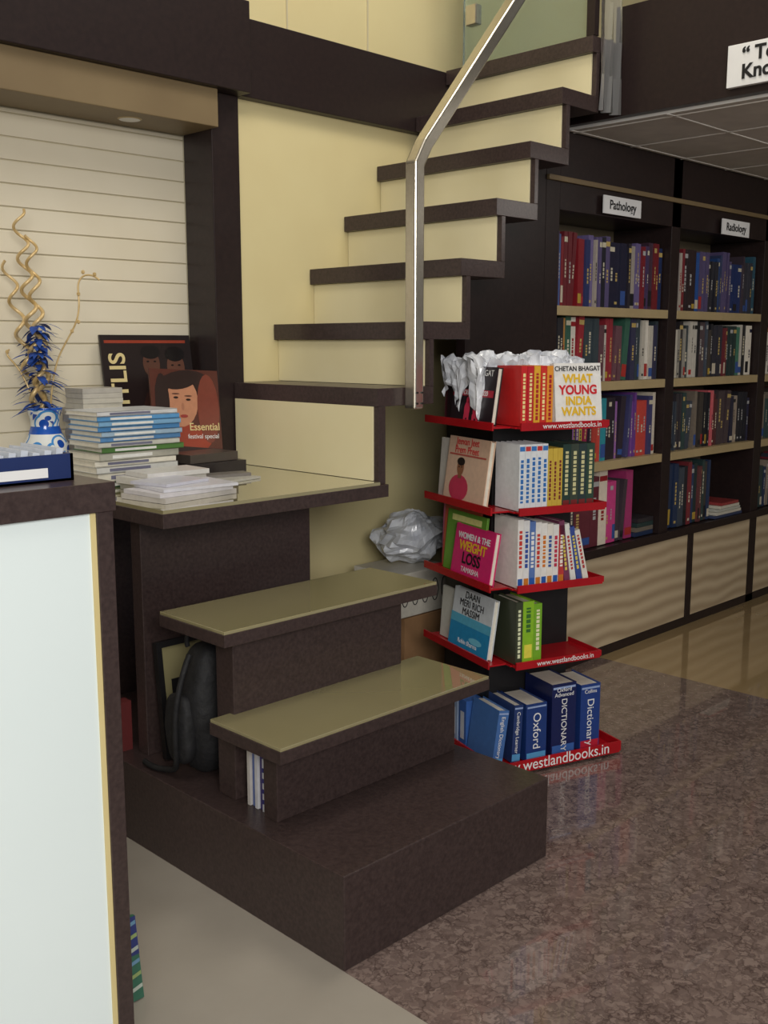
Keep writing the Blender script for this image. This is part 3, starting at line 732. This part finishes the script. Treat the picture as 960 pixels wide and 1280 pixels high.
# crumpled plastic film draped on rack top and hanging behind the books
mb=MB(); nx,ny=48,18
def PP(i,j):
    u=i/nx; v=j/ny
    x_=-.04+.31*u; y_=.070+.17*v
    p3=Vector((u*6,v*4,1.3))
    n=abs(noise.noise(p3))*.040+abs(noise.noise(p3*2.5))*.018
    return Vector((x_+noise.noise(Vector((u*12,v*9,7)))*.012,y_+noise.noise(Vector((u*12,v*9,9)))*.015,.940+n+(.012 if .06<v else 0)))
for i in range(nx):
    for j in range(ny): mb.face([PP(i,j),PP(i+1,j),PP(i+1,j+1),PP(i,j+1)],M_plastic)
ndown=8
def FF(i,k):
    a=PP(i,0); t=k/ndown; u=i/nx
    return Vector((a.x+.01*t*math.sin(u*9), .070+(a.y-.070)*(1-t)+.008*noise.noise(Vector((u*14,t*4,2))), a.z-(.11+.02*math.sin(u*21))*t))
for i in range(nx):
    for k in range(ndown): mb.face([FF(i,k+1),FF(i+1,k+1),FF(i+1,k),FF(i,k)],M_plastic)
def GG(j,k,side):
    a=PP(0 if side==0 else nx,j); t=k/ndown; v=j/ny
    return Vector((a.x+(.012*noise.noise(Vector((v*12,t*5,side*9)))-(-.010 if side==0 else .010)*t),a.y,a.z-(.09+.03*math.sin(v*13+side))*t))
for side in (0,1):
    for j in range(ny):
        for k in range(ndown): mb.face([GG(j,k,side),GG(j+1,k,side),GG(j+1,k+1,side),GG(j,k+1,side)],M_plastic)
mb.obj('plastic_sheet',RK)

# ---------------------------------------------------------------- camera, lights
cam=bpy.data.cameras.new('camera'); co=bpy.data.objects.new('camera',cam); scene.collection.objects.link(co)
co.location=(0,0,S); co.rotation_euler=(math.radians(90)-TH,0,math.radians(-45))
cam.sensor_fit='VERTICAL'; cam.sensor_height=24; cam.lens=24*1298/1280; cam.clip_start=.02
scene.camera=co

def area(name,loc,tgt,sx,sy,power,col):
    l=bpy.data.lights.new(name,'AREA'); l.shape='RECTANGLE'; l.size=sx; l.size_y=sy; l.energy=power; l.color=col
    o=bpy.data.objects.new(name,l); scene.collection.objects.link(o); o.location=loc
    o.rotation_euler=(Vector(tgt)-Vector(loc)).to_track_quat('-Z','Y').to_euler(); return o
area('shopfront_daylight',(-1.0,-1.9,2.2),(1.9,2.2,1.0),1.8,1.2,128,(1,.975,.93))
area('ceiling_lamp_upper',(2.6,1.6,3.7),(2.4,2.0,0),1.2,.6,24,(1,.93,.8))
area('ceiling_lamp_front',(.6,.8,3.7),(1.2,1.8,0),1.2,1.2,22,(1,.96,.9))
area('under_mezzanine_fill',(4.3,.9,2.04),(4.1,2.4,.9),.6,.3,5,(1,.95,.88))  # added fill light, brightens the bookcase and floor; no real fitting here
wd=bpy.data.worlds.new('world'); scene.world=wd; wd.use_nodes=True
wd.node_tree.nodes['Background'].inputs[0].default_value=(.95,.96,1,1); wd.node_tree.nodes['Background'].inputs[1].default_value=.22
